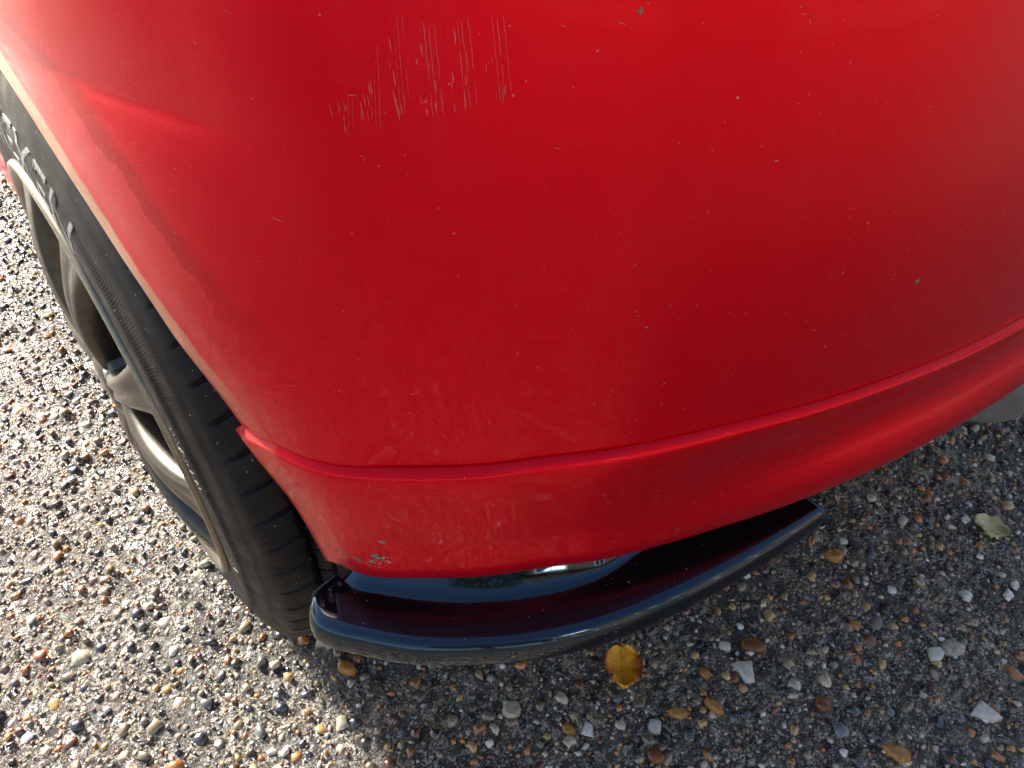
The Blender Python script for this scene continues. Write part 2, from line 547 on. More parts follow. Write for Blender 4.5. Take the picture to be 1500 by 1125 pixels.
def stone_mat(name, col, dark, rough=0.4, sc=220):
    t = NT(name)
    p = t.gen()
    t.set(Base_Color=t.ramp(t.noise(p, sc, 5, 0.6), [(0.35, dark), (0.65, col)]), Roughness=rough)
    t.link(t.bump(t.noise(p, 600, 4), 0.3, 0.0006), t.b.inputs['Normal'])
    return t.m
M['brown_flint'] = stone_mat('brown_flint', (0.22, 0.085, 0.022), (0.10, 0.035, 0.012))
M['ochre_flint'] = stone_mat('ochre_flint', (0.46, 0.22, 0.05), (0.22, 0.09, 0.02))
M['white_flint'] = stone_mat('white_flint', (0.58, 0.56, 0.50), (0.42, 0.40, 0.35))
M['blue_flint'] = stone_mat('blue_flint', (0.10, 0.12, 0.17), (0.04, 0.05, 0.08))
M['shell'] = stone_mat('shell', (0.50, 0.44, 0.34), (0.20, 0.17, 0.13))

for nm_, x_, y_, ol_, h_, m_, lb_, rz_ in (
    ('pebble', 0.443, -0.510, oval(0.0165, 0.0100, 12, 0.08, 1), 0.006, 'brown_flint', 'large smooth dark brown flint pebble', -0.75),
    ('pebble', 0.408, -0.524, [(-0.014, 0.010), (-0.004, 0.012), (0.012, 0.011), (0.010, 0.002), (0.008, -0.013), (-0.003, -0.013), (-0.006, -0.002)], 0.004, 'white_flint', 'angular white flint chip set in the ground', -0.6),
    ('pebble', 0.372, -0.497, oval(0.0062, 0.0070, 10, 0.08, 3), 0.005, 'ochre_flint', None, 0.2),
    ('pebble', 0.349, -0.528, oval(0.0050, 0.0125, 10, 0.10, 4), 0.005, 'ochre_flint', None, 0.1),
    ('pebble', 0.315, -0.509, oval(0.0110, 0.0070, 10, 0.15, 5), 0.005, 'ochre_flint', None, -0.9),
    ('pebble', 0.286, -0.502, oval(0.0090, 0.0080, 10, 0.15, 6), 0.004, 'white_flint', None, 0.3),
    ('pebble', 0.263, -0.525, oval(0.0100, 0.0066, 10, 0.10, 7), 0.005, 'brown_flint', None, -1.0),
    ('pebble', 0.211, -0.446, oval(0.0100, 0.0060, 9, 0.22, 8), 0.004, 'ochre_flint', None, -1.2),
    ('pebble', 0.446, -0.601, oval(0.0095, 0.0090, 10, 0.10, 9), 0.006, 'brown_flint', None, 0.3),
    ('pebble', 0.619, -0.656, oval(0.0150, 0.0105, 11, 0.08, 10), 0.005, 'shell', 'rounded tan stone with a pale rim', -0.6),
    ('pebble', 0.595, -0.648, oval(0.0095, 0.0085, 8, 0.18, 21), 0.004, 'white_flint', None, 0.1),
    ('pebble', 0.460, -0.680, oval(0.0150, 0.0080, 9, 0.20, 11), 0.006, 'ochre_flint', None, -1.1),
    ('pebble', 0.574, -0.716, [(-0.017, -0.004), (-0.002, 0.013), (0.016, -0.006), (0.004, -0.010)], 0.005, 'white_flint', 'pale pointed triangular stone', -0.8),
    ('pebble', 0.615, -0.499, oval(0.0125, 0.0085, 10, 0.12, 12), 0.006, 'ochre_flint', None, -0.5),
    ('pebble', 0.556, -0.568, oval(0.0080, 0.0060, 8, 0.2, 13), 0.005, 'ochre_flint', None, -0.6),
    ('pebble', 0.176, -0.394, oval(0.0105, 0.0100, 12, 0.08, 14), 0.004, 'shell', 'round cream shell fragment', 0.0),
    ('pebble', 0.306, -0.376, oval(0.0060, 0.0090, 9, 0.18, 15), 0.005, 'white_flint', None, 0.2),
    ('pebble', 0.060, -0.240, oval(0.0130, 0.0075, 8, 0.22, 16), 0.006, 'ochre_flint', None, -0.9),
    ('pebble', 0.120, -0.262, oval(0.0085, 0.0070, 7, 0.22, 17), 0.005, 'white_flint', None, 0.4),
    ('pebble', 0.415, -0.490, oval(0.0060, 0.0075, 9, 0.15, 18), 0.005, 'white_flint', None, 0.5),
):
    big_stone(nm_, x_, y_, ol_, h_, M[m_], lb_, rz_)

# ------------------------------------------------------------------ the car
car = empty('red_car', (0, 0, 0))
tag(car, 'red car with dusty scratched bumper, alloy wheel and a gloss black corner splitter', 'car')
XC = 0.84          # the car's centre line
WZ = 0.31          # wheel centre height
RA = 0.335         # wheel arch radius
LED = np.array([(.087, -.380), (.133, -.415), (.170, -.436), (.207, -.457), (.249, -.476), (.294, -.494), (.342, -.512),
                (.396, -.528), (.460, -.543), (.535, -.555), (.630, -.565), (.740, -.571), (.840, -.573)])
tg = np.gradient(LED, axis=0)
tg /= np.linalg.norm(tg, axis=1)[:, None]
tg[-1] = (1, 0)
NOUT = np.stack([tg[:, 1], -tg[:, 0]], -1)      # outward in plan (towards -y)
WLEAN = np.linspace(0.55, 1, 5).tolist() + [1] * (len(LED) - 5)
WLEAN = np.array(WLEAN)

def x_arch(z):
    return interp(z, [.343, .357, .384, .415, .451, .475, .525, .565, .61, .645, .76, 1.0, 1.42],
                  [.0505, .049, .0465, .0425, .036, .031, .023, .018, .014, .0125, .0125, .055, .22])
def y_arch(z, r=RA):
    q = r * r - (z - WZ) ** 2
    return -math.sqrt(q) if q > 0 else 0.0
def lean(z):
    dz = max(0, z - 0.47)
    a = 0.05 * dz + 0.20 * dz * dz
    if z > 0.78:
        a += 2.2 * (z - 0.78) ** 2
    return a

def mids(E_, L0, k=(0.065, 0.085, 0.06)):
    d = L0 - E_
    ln = np.linalg.norm(d)
    nrm = np.array([d[1], -d[0]]) / ln
    if nrm[0] > 0:
        nrm = -nrm
    return [E_ + d * t + nrm * ln * b for t, b in zip((0.27, 0.52, 0.78), k)]

NB, NS = 9, 210
def full(row):
    """mirror a half row about the centre line"""
    m = row[-2::-1].copy()
    m[:, 0] = 2 * XC - m[:, 0]
    return np.concatenate([row, m])

def upper_row(z):
    xa, ya = float(x_arch(z)) + 0.003 * float(1 - sm(z, 0.475, 0.53)), y_arch(z)
    ye = min(y_arch(z, 0.3605), -0.025) if z < 0.645 else min(y_arch(z, 0.3605), -0.025)
    xe = xa + 0.003 + 0.006 * float(1 - sm(z, 0.47, 0.58))
    E_ = np.array([xe, ye])
    L = LED - NOUT * (lean(z) * WLEAN)[:, None]
    L[-1, 0] = XC
    s = catmull(np.array([E_] + mids(E_, L[0]) + list(L)), NS)
    t = np.linspace(0, 1, NB)[:, None]
    band = np.array([xa, ya]) * (1 - t) + E_ * t
    band[:, 0] -= 0.0016 * np.sin(np.pi * t[:, 0])
    fl = np.array([[xa + 0.030, ya + 0.002], [xa + 0.010, ya + 0.001], [xa + 0.0025, ya + 0.0006], [xa + 0.0006, ya]])
    r2 = np.concatenate([fl, band[:-1], s])
    return full(np.c_[r2, np.full(len(r2), z)])

zs = np.concatenate([np.linspace(0.4695, 0.645, 90), np.linspace(0.648, 0.765, 46)])
UP = np.stack([upper_row(z) for z in zs])
# rounded lower lip of the upper skin, dipping into the joint above the ledge
lip = UP[0].copy()
lip2 = UP[0].copy()
ctr = np.array([XC, 0.6])
def inset(row, d, dz):
    q = row.copy()
    t = np.gradient(q[:, :2], axis=0)
    t /= np.maximum(np.linalg.norm(t, axis=1), 1e-9)[:, None]
    q[:, 0] -= t[:, 1] * d
    q[:, 1] += t[:, 0] * d
    q[:, 2] += dz
    return q
UP = np.concatenate([inset(UP[0], 0.004, -0.0010)[None], inset(UP[0], 0.0006, -0.0006)[None], UP])
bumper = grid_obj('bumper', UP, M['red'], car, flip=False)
bumper['label'] = 'dusty red bumper skin with fine scratches, painted reflection streaks and a dried tide mark'

# lower skirt: ledge on top, hollow flank, rolled lower edge
def skirt_row(z, dl, dr):
    xa, ya = float(x_arch(min(z, 0.475))) - 0.0025 * float(sm(z, 0.40, 0.455)), y_arch(z)
    A = np.array([xa + max(0.0, 0.0062 - dl) * float(sm(z, 0.458, 0.4635)), ya])
    w = sm(LED[:, 0], 0.20, 0.42)
    d = dl * (1 - w) + dr * w
    L = LED + NOUT * d[:, None]
    L[-1, 0] = XC
    s = catmull(np.array([A] + mids(A, L[0], (0.05, 0.085, 0.06)) + list(L)), NS)
    fl = np.array([[xa + 0.030, ya + 0.004], [xa + 0.010, ya + 0.003], [xa + 0.002, ya + 0.0012], [xa + 0.0004, ya + 0.0003]])
    r2 = np.concatenate([fl, s])
    return full(np.c_[r2, np.full(len(r2), z)])
prof_z = [0.4682, 0.4679, 0.4652, 0.4644, 0.4630, 0.458, 0.450, 0.437, 0.425, 0.412, 0.400, 0.390, 0.380, 0.371, 0.363, 0.356, 0.351, 0.3475, 0.3455, 0.345]
dl = [-0.008, 0.0006, 0.0042, 0.0050, 0.0058, 0.0064, 0.0066, 0.0064, 0.0060, 0.0056, 0.0052, 0.0050, 0.0054, 0.0060, 0.0064, 0.0060, 0.0048, 0.0020, -0.004, -0.020]
dr = [-0.008, 0.0006, 0.0042, 0.0050, 0.0052, 0.0042, 0.0006, -0.0048, -0.0074, -0.0070, -0.0036, 0.0008, 0.0042, 0.0056, 0.0050, 0.0028, -0.0002, -0.004, -0.010, -0.026]
pz = catmull(np.stack([np.array(prof_z), np.array(dl), np.array(dr)], -1), 160)
SK = np.stack([skirt_row(z, a, b) for z, a, b in pz])
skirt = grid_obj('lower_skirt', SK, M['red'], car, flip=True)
skirt['label'] = 'red lower bumper skirt with a raised ledge and scuffed corner'

# ---- gloss black corner splitter (one each side)
I_ = np.array([(.062, -.331), (.066, -.350), (.076, -.364), (.092, -.382), (.127, -.413), (.165, -.437), (.209, -.455), (.256, -.462), (.324, -.478), (.374, -.490), (.392, -.492)])
O_ = np.array([(.0300, -.336), (.0215, -.347), (.0195, -.357), (.0255, -.371), (.039, -.389), (.065, -.419), (.102, -.449), (.142, -.475), (.189, -.496), (.243, -.5115), (.308, -.5235), (.372, -.531), (.396, -.533)])
ns = 150
Is, Os = catmull(I_, ns), catmull(O_, ns)
# section: fraction from inner to outer, height
sec = [(-0.55, 0.302), (-0.55, 0.344), (-0.36, 0.3440), (-0.30, 0.3415), (-0.18, 0.3355), (-0.07, 0.3305), (0.02, 0.3268), (0.09, 0.3245), (0.16, 0.3232), (0.26, 0.3227), (0.56, 0.3226), (0.72, 0.3224), (0.80, 0.3220),
       (0.87, 0.3206), (0.93, 0.3178), (0.97, 0.3142), (0.99, 0.3105), (1.0, 0.3060), (0.99, 0.3025), (0.96, 0.3012), (0.80, 0.3008), (0.2, 0.3008)]
sec = catmull(np.array(sec) * np.array([0.035, 1]), 110) / np.array([0.035, 1])
SP = np.zeros((len(sec), ns, 3))
for i, (a, z) in enumerate(sec):
    P = Is + (Os - Is) * a
    SP[i, :, :2] = P
    SP[i, :, 2] = z
# soften both ends: shrink the section towards its mid height and pull the tips in
e = np.linspace(0, 1, ns)
endw = np.minimum(sm(e, 0, 0.016), sm(1 - e, 0, 0.012))
zm = 0.313
SP[:, :, 2] = zm + (SP[:, :, 2] - zm) * (0.93 + 0.07 * endw)[None, :]
lowm = 1 - sm(SP[:, :, 2], 0.303, 0.318)
SP[:, :, 2] -= 0.004 * lowm * (1 - sm(e, 0.45, 0.95))[None, :]
def splitter(mirror):
    Q = SP.copy()
    if mirror:
        Q[:, :, 0] = 2 * XC - Q[:, :, 0]
    nr = Q.shape[0]
    v = Q.reshape(-1, 3).tolist()
    f = [tuple(map(int, q)) for q in grid_faces(nr, ns, wrap_r=True, flip=mirror)]
    c0 = [i * ns for i in range(nr)]
    c1 = [i * ns + ns - 1 for i in range(nr)]
    f += [tuple(c0 if mirror else c0[::-1]), tuple(c1[::-1] if mirror else c1)]
    o = mesh_obj('splitter', v, f, M['gloss'], car)
    bm = bmesh.new()
    bm.from_mesh(o.data)
    es = [e_ for e_ in bm.edges if len(e_.link_faces) == 2 and any(len(q.verts) > 10 for q in e_.link_faces)]
    bmesh.ops.bevel(bm, geom=es, offset=0.0016, segments=3, affect='EDGES', clamp_overlap=True)
    bmesh.ops.recalc_face_normals(bm, faces=bm.faces)
    bm.to_mesh(o.data)
    bm.free()
    o.data.polygons.foreach_set('use_smooth', [True] * len(o.data.polygons))
    o['label'] = 'gloss black splitter wing under the bumper corner'
    return o
splitter(False)
splitter(True)

# ---- silencer under the bumper
def lathe(name, prof, n, mat, parent, axis='x', closed=False):
    a = np.linspace(0, 2 * np.pi, n, endpoint=False)
    prof = np.array(prof, float)
    P = np.zeros((len(prof), n, 3))
    P[:, :, 0] = prof[:, :1]
    P[:, :, 1] = prof[:, 1:] * np.cos(a)
    P[:, :, 2] = prof[:, 1:] * np.sin(a)
    return grid_obj(name, P, mat, parent, wrap_c=True, wrap_r=closed, flip=True)
sil = lathe('silencer', [(0, 0.001), (0, 0.070), (0.003, 0.082), (0.010, 0.088), (0.030, 0.090), (0.032, 0.092), (0.036, 0.092), (0.038, 0.090), (0.50, 0.090), (0.52, 0.085), (0.523, 0.07), (0.523, 0.001)], 48, M['silencer'], car)
sil.location = (0.815, -0.475, 0.205)
sil['label'] = 'grey steel silencer under the bumper'

# ---- wheel
RT = 0.31
def tyre_mesh():
    NP, NT_ = 60, 1584
    # half section: x from outer face (0) to inner face, radius
    prof = [(0.020, 0.205), (0.0085, 0.2085), (0.0035, 0.214), (0.0012, 0.2205), (0.0000, 0.232), (0.0006, 0.246), (0.0022, 0.258), (0.0040, 0.2605), (0.0062, 0.270),
            (0.0096, 0.2830), (0.0118, 0.2870), (0.0150, 0.2945), (0.0195, 0.3010), (0.0255, 0.3050), (0.035, 0.3080), (0.050, 0.3094), (0.0975, 0.310)]
    half = catmull(prof, NP)
    # finer tread: replace flat part by dense x sampling
    full_ = np.concatenate([half, np.stack([0.195 - half[-2::-1, 0], half[-2::-1, 1]], -1)])
    th = np.linspace(0, 2 * np.pi, NT_, endpoint=False)
    x = full_[:, 0][:, None] * np.ones(NT_)[None]
    r = full_[:, 1][:, None] * np.ones(NT_)[None]
    tread = sm(full_[:, 1], 0.2990, 0.3045)[:, None]
    # grooves round the tyre
    for gx_ in (0.052, 0.0975, 0.143):
        r = r - 0.0065 * np.exp(-((x - gx_) / 0.0034) ** 4)
    # lateral slots: gently curved, 66 pitches
    xm = np.where(x < 0.0975, x, 0.195 - x)
    ph = th[None] * 66 / (2 * np.pi) - 11.0 * xm + 60 * xm ** 2
    fr = np.abs(ph - np.floor(ph) - 0.5) 
    slot = 1 - sm(fr, 0.020, 0.090)
    r = r - 0.0042 * slot * tread
    ph2 = ph * 2 + 0.5
    fr2 = np.abs(ph2 - np.floor(ph2) - 0.5)
    r = r - 0.0008 * (1 - sm(fr2, 0.02, 0.06)) * tread * sm(x, 0.03, 0.05)
    P = np.stack([x, r * np.sin(th)[None], r * np.cos(th)[None]], -1)
    return P
def polar_text(txt, r0, size, a0, mat, parent, x0, name, spacing=1.0, sx_=1.0, depth=0.0007, bold=0.0):
    """raised lettering bent round the sidewall; a0 = angle from the top towards the rear where it starts"""
    cu = bpy.data.curves.new('t', 'FONT')
    cu.body = txt
    cu.size = size
    cu.space_character = spacing
    cu.resolution_u = 4
    cu.offset = bold
    ob = bpy.data.objects.new('t', cu)
    C.objects.link(ob)
    dg = bpy.context.evaluated_depsgraph_get()
    me = bpy.data.meshes.new_from_object(ob.evaluated_get(dg))
    C.objects.unlink(ob)
    bpy.data.objects.remove(ob)
    bm = bmesh.new()
    bm.from_mesh(me)
    bmesh.ops.subdivide_edges(bm, edges=[e_ for e_ in bm.edges if e_.calc_length() > 0.006], cuts=3)
    ret = bmesh.ops.extrude_face_region(bm, geom=bm.faces[:])
    for v in ret['geom']:
        if isinstance(v, bmesh.types.BMVert):
            v.co.z += 1
    for v in bm.verts:
        a = a0 + v.co.x * sx_ / r0
        rr = r0 + v.co.y
        xx = x0(rr) - (depth if v.co.z > 0.5 else -0.001)
        v.co = Vector((xx, -rr * math.sin(a), rr * math.cos(a)))
    bmesh.ops.recalc_face_normals(bm, faces=bm.faces)
    bm.to_mesh(me)
    bm.free()
    me.materials.clear()
    me.materials.append(mat)
    return link(bpy.data.objects.new(name, me), parent)

def side_x(r):
    return float(np.interp(r, [0.2085, 0.214, 0.2205, 0.232, 0.246, 0.258, 0.2605, 0.270, 0.283, 0.2855], [0.0085, 0.0035, 0.0012, 0.0000, 0.0006, 0.0022, 0.0040, 0.0062, 0.0096, 0.0110]))

def build_wheel(loc, flip=False):
    w = empty('wheel', loc, car)
    if flip:
        w.rotation_euler.z = math.pi
    ty = grid_obj('tyre', tyre_mesh(), M['rubber'], w, wrap_c=True, flip=False)
    return w, ty

wheel, tyre = build_wheel((0.0, 0.0, RT))
wheel.rotation_euler.y = R(1.0)
letters = []
for a0 in (R(-14), R(166)):
    letters.append(polar_text('NEXEN', 0.2330, 0.046, a0, M['white_letter'], wheel, side_x, 'lettering', 1.10, 1.10, 0.0006, 0.0))
letters.append(polar_text('195/50 R15', 0.2420, 0.012, R(62), M['letter'], wheel, side_x, 'lettering', 1.05, 1.0))
letters.append(polar_text('82V', 0.2420, 0.012, R(96), M['letter'], wheel, side_x, 'lettering', 1.05, 1.0))

# rim: barrel, lip, spokes
rim = lathe('rim', [(0.175, 0.205), (0.170, 0.190), (0.120, 0.178), (0.060, 0.176), (0.030, 0.190), (0.018, 0.1970), (0.009, 0.2005), (0.0050, 0.2030), (0.0020, 0.2055), (-0.0005, 0.2100), (0.0000, 0.2145), (0.0030, 0.2155), (0.0065, 0.2110), (0.016, 0.2055)], 160, M['barrel'], wheel)
lipo = lathe('rim_lip', [(0.0085, 0.2000), (0.0022, 0.2030), (-0.0012, 0.2060), (-0.0034, 0.2100), (-0.0032, 0.2148), (0.0006, 0.2166), (0.0062, 0.2140)], 160, M['alloy_lip'], wheel)
NSPK = 10
def spoke_mesh():
    # radial stations: r, half width, face x, depth
    st = [(0.030, 0.020, -0.010, 0.040), (0.060, 0.0150, -0.0150, 0.044), (0.095, 0.0120, -0.0175, 0.046), (0.130, 0.0140, -0.0160, 0.044), (0.160, 0.0180, -0.0110, 0.038), (0.184, 0.024, -0.0040, 0.030), (0.2015, 0.033, 0.0015, 0.020)]
    st = catmull(st, 22)
    ring = [(-1.0, 1.0), (-1.03, 0.55), (-1.0, 0.22), (-0.86, 0.05), (-0.55, 0.0), (-0.2, 0.03), (0.0, 0.055), (0.2, 0.03), (0.55, 0.0), (0.86, 0.05), (1.0, 0.22), (1.03, 0.55), (1.0, 1.0)]
    P = np.zeros((len(st), len(ring), 3))
    for i, (r_, hw, fx, dp) in enumerate(st):
        for j, (a, b) in enumerate(ring):
            t = a * hw
            P[i, j] = (fx + b * dp, t, math.sqrt(max(r_ * r_ - t * t, 1e-6)))
    return P
SPK = spoke_mesh()
sp0 = grid_obj('spoke', SPK, M['alloy'], wheel, wrap_c=True, flip=False)
SPK_A0 = R(20)
spokes = [sp0]
sp0.rotation_euler.x = SPK_A0
for k in range(1, NSPK):
    o = sp0.copy()
    link(o, wheel)
    o.rotation_euler.x = SPK_A0 + k * 2 * math.pi / NSPK
hub = lathe('hub', [(0.060, 0.062), (-0.004, 0.062), (-0.009, 0.058), (-0.010, 0.040), (-0.012, 0.033), (-0.014, 0.030), (-0.016, 0.026), (-0.0175, 0.001)], 64, M['alloy'], wheel)
nut0 = lathe('wheel_nut', [(0.0, 0.0095), (-0.0125, 0.0095), (-0.0140, 0.008), (-0.0145, 0.001)], 6, M['steel'], wheel)
for k in range(4):
    o = nut0 if k == 0 else link(nut0.copy(), wheel)
    a = R(45 + 90 * k)
    o.location = (0, 0.05 * math.sin(a), 0.05 * math.cos(a))
disc = lathe('brake_disc', [(0.075, 0.05), (0.075, 0.135), (0.087, 0.135), (0.087, 0.05)], 64, M['iron'], wheel)
valve = lathe('valve', [(0.030, 0.004), (0.004, 0.0038), (0.002, 0.0042), (-0.006, 0.0042), (-0.008, 0.003), (-0.0082, 0.0005)], 16, M['plastic'], wheel)
valve.location = (0.012, -0.178 * math.sin(R(80)), 0.178 * math.cos(R(80)))

def copy_wheel(loc, flip):
    w = wheel.copy()
    link(w, car)
    w.location = loc
    if flip:
        w.rotation_euler.z = math.pi
    for ch in list(wheel.children):
        c = ch.copy()
        link(c, w)
WB = 2.40
copy_wheel((0.0, WB, RT), False)
copy_wheel((2 * XC, 0.0, RT), True)
copy_wheel((2 * XC, WB, RT), True)

# ---- arch liners and floor, out of the light
def liner(y0, mirror):
    a = np.linspace(R(-12), R(192), 40)
    xs_ = np.array([0.055, 0.09, 0.16, 0.28])
    rr = np.array([RA + 0.005, RA + 0.012, RA + 0.014, RA + 0.006])
    P = np.zeros((4, 40, 3))
    for i in range(4):
        P[i, :, 0] = 2 * XC - xs_[i] if mirror else xs_[i]
        P[i, :, 1] = y0 + rr[i] * np.cos(a)
        P[i, :, 2] = WZ + rr[i] * np.sin(a)
    return grid_obj('arch_liner', P, M['plastic'], car)
for y0 in (0.0, WB):
    for mi in (False, True):
        liner(y0, mi)
def box(name, a, b, mat, parent, bev=0.01):
    bm = bmesh.new()
    bmesh.ops.create_cube(bm, size=1)
    for v in bm.verts:
        v.co = Vector([(a[i] + b[i]) / 2 + v.co[i] * (b[i] - a[i]) for i in range(3)])
    if bev:
        bmesh.ops.bevel(bm, geom=bm.edges[:], offset=bev, segments=2, affect='EDGES')
    me = bpy.data.meshes.new(name)
    bm.to_mesh(me)
    bm.free()
    me.materials.append(mat)
    return link(bpy.data.objects.new(name, me), parent)
box('floor_pan', (0.30, -0.28, 0.26), (2 * XC - 0.30, 2.9, 0.40), M['plastic'], car)
box('boot_tub', (0.40, -0.50, 0.352), (2 * XC - 0.40, -0.24, 0.44), M['plastic'], car, 0.02)

# ---- the rest of the body, outside the picture: it throws the car's shadow
zs2 = np.linspace(0.768, 0.90, 24)
rear_panel = grid_obj('rear_panel', np.stack([upper_row(z) for z in zs2]), M['red'], car, flip=False)
YF = 3.10
def side_x0(z):
    return float(x_arch(max(z, 0.645))) if z > 0.6 else 0.0125 + 0.05 * max(0, 0.30 - z)
def zbot(y):
    z = 0.21
    for y0 in (0.0, WB):
        q = RA * RA - (y - y0) ** 2
        if q > 0:
            z = max(z, WZ + math.sqrt(q))
    return z
ys = np.concatenate([np.linspace(0.0, 0.33, 24), np.linspace(0.336, 2.06, 30), np.linspace(2.066, 2.734, 50), np.linspace(2.74, YF, 16)])
def nose(y):
    return 0.0 if y < 2.5 else 0.25 * ((y - 2.5) / 0.6) ** 2.2
for mi in (False, True):
    P = np.zeros((30, len(ys), 3))
    for j, y in enumerate(ys):
        zb = zbot(y)
        zt = 0.90 - 0.10 * float(sm(np.array(y), 2.2, 3.1))
        for i in range(30):
            z = zb + (zt - zb) * i / 29
            x = side_x0(z) + nose(y)
            P[i, j] = (2 * XC - x if mi else x, y, z)
    grid_obj('side_panel', P, M['red'], car, flip=not mi)
    G = np.zeros((8, 20, 3))
    for j, y in enumerate(np.linspace(0.75, 1.95, 20)):
        for i in range(8):
            u = i / 7
            zt = 0.904 + 0.30 * float(sm(np.array(y), 0.72, 1.15) * (1 - sm(np.array(y), 1.35, 1.98)))
            z = 0.903 + (zt - 0.903) * u
            x = 0.045 + 0.55 * (z - 0.90)
            G[i, j] = (2 * XC - x if mi else x, y, z)
    grid_obj('side_window', G, M['glass'], car, flip=not mi)
# boot lid, soft top, windscreen, bonnet, nose
def cross(name, stations, mat):
    P = np.zeros((len(stations), 25, 3))
    for i, (y, z, xe, crown) in enumerate(stations):
        t = np.linspace(-1, 1, 25)
        P[i, :, 0] = XC + t * (XC - xe)
        P[i, :, 1] = y
        P[i, :, 2] = z + crown * (1 - t * t)
    return grid_obj(name, P, mat, car, flip=True)
cross('boot_lid', [(-0.43, 0.898, 0.14, 0.0), (-0.30, 0.905, 0.07, 0.012), (0.0, 0.905, 0.045, 0.02), (0.72, 0.903, 0.045, 0.02)], M['red'])
cross('soft_top', [(0.72, 0.905, 0.05, 0.02), (0.92, 1.07, 0.14, 0.03), (1.15, 1.19, 0.20, 0.035), (1.38, 1.195, 0.20, 0.03)], M['plastic'])
cross('windscreen', [(1.38, 1.192, 0.20, 0.03), (1.65, 1.07, 0.13, 0.03), (2.0, 0.905, 0.05, 0.03)], M['glass'])
cross('bonnet', [(1.98, 0.900, 0.048, 0.03), (2.5, 0.872, 0.045, 0.04), (2.9, 0.815, 0.16, 0.04), (3.10, 0.80, 0.27, 0.01)], M['red'])
cross('nose', [(3.10, 0.797, 0.27, 0.01), (3.16, 0.6, 0.27, 0.0), (3.15, 0.35, 0.27, 0.0), (3.08, 0.2, 0.27, 0.0)], M['red'])

# ------------------------------------------------------------------ marks on the paint
dg = bpy.context.evaluated_depsgraph_get()
bvh = [BVHTree.FromObject(o, dg) for o in (bumper, skirt)]
def on_paint(x, z):
    """the outermost painted point behind (x, z), seen square on from behind the corner"""
    best = None
    dr_ = Vector((0.35, 1, 0)).normalized()
    o = Vector((x, 0, z)) - dr_ * 1.0
    for b in bvh:
        # march to the wanted x: cast along +y from the x itself
        h = b.ray_cast(Vector((x, -1.5, z)), Vector((0, 1, 0)))
        if h[0] is not None and (best is None or h[3] < best[3]):
            best = h
    if best is None:
        return None
    n = best[1]
    if n.y > 0:
        n = -n
    return best[0], n
def ribbon(V_, F_, pts, w, lift=0.00025):
    """thin strip laid on the paint through (x, z) points"""
    P = []
    if len(pts) < 2:
        return
    for x, z in pts:
        h = on_paint(x, z)
        if h is None:
            return
        P.append(h)
    n0 = len(V_)
    for i, (p, n) in enumerate(P):
        a = P[max(i - 1, 0)][0]
        b = P[min(i + 1, len(P) - 1)][0]
        if (b - a).length > 0.03 * len(P):
            return
        t = (b - a).normalized()
        s = t.cross(n).normalized()
        ww = w * (0.35 if i in (0, len(P) - 1) else 1.0) * random.uniform(0.6, 1.2)
        q = p + n * lift
        V_.append(q - s * ww)
        V_.append(q + n * 0.00006)
        V_.append(q + s * ww)
    for i in range(len(P) - 1):
        k = n0 + i * 3
        F_.append((k, k + 1, k + 4, k + 3))
        F_.append((k + 1, k + 2, k + 5, k + 4))

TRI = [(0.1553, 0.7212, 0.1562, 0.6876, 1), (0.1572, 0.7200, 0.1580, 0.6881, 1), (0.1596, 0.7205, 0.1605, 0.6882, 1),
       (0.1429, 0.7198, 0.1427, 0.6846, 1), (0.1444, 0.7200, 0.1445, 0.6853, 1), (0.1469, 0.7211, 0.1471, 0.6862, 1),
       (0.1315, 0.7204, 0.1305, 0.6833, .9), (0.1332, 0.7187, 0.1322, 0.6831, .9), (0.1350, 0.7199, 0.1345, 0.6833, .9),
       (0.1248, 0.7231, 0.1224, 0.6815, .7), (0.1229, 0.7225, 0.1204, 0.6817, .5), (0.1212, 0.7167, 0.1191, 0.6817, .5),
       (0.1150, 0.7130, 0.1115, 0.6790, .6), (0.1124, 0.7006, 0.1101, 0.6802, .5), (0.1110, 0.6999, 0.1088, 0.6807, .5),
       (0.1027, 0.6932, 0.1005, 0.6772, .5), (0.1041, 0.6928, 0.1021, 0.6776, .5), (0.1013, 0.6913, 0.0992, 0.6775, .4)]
for x0, z0, x1, z1, wt in TRI:  # groups of three pale strips: a sunlit house's reflection, painted on
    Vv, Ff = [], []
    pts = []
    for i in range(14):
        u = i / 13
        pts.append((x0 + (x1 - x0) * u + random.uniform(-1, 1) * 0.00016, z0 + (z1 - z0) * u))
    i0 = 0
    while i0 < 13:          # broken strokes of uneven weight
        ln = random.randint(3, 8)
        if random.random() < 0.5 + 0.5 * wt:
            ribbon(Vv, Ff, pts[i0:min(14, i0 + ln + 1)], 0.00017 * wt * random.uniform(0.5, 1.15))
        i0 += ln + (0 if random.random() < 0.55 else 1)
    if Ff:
        mesh_obj('scratch_and_reflection', Vv, Ff, M['scratch_and_reflection'], bumper)
Vv, Ff = [], []
for k in range(46):      # smudged patches between the painted reflection streaks
    x0, z0, x1, z1, wt = random.choice(TRI)
    u = random.uniform(0.15, 0.95)
    x = x0 + (x1 - x0) * u - random.uniform(0.0012, 0.0042)
    z = z0 + (z1 - z0) * u
    ln = random.uniform(0.001, 0.004)
    ribbon(Vv, Ff, [(x, z - ln), (x + 0.0001, z), (x, z + ln)], random.uniform(0.00010, 0.0003))
sm_ = mesh_obj('scuff_marks', Vv, Ff, M['smudge'], bumper)
sm_['kind'] = 'stuff'
Vv, Ff = [], []
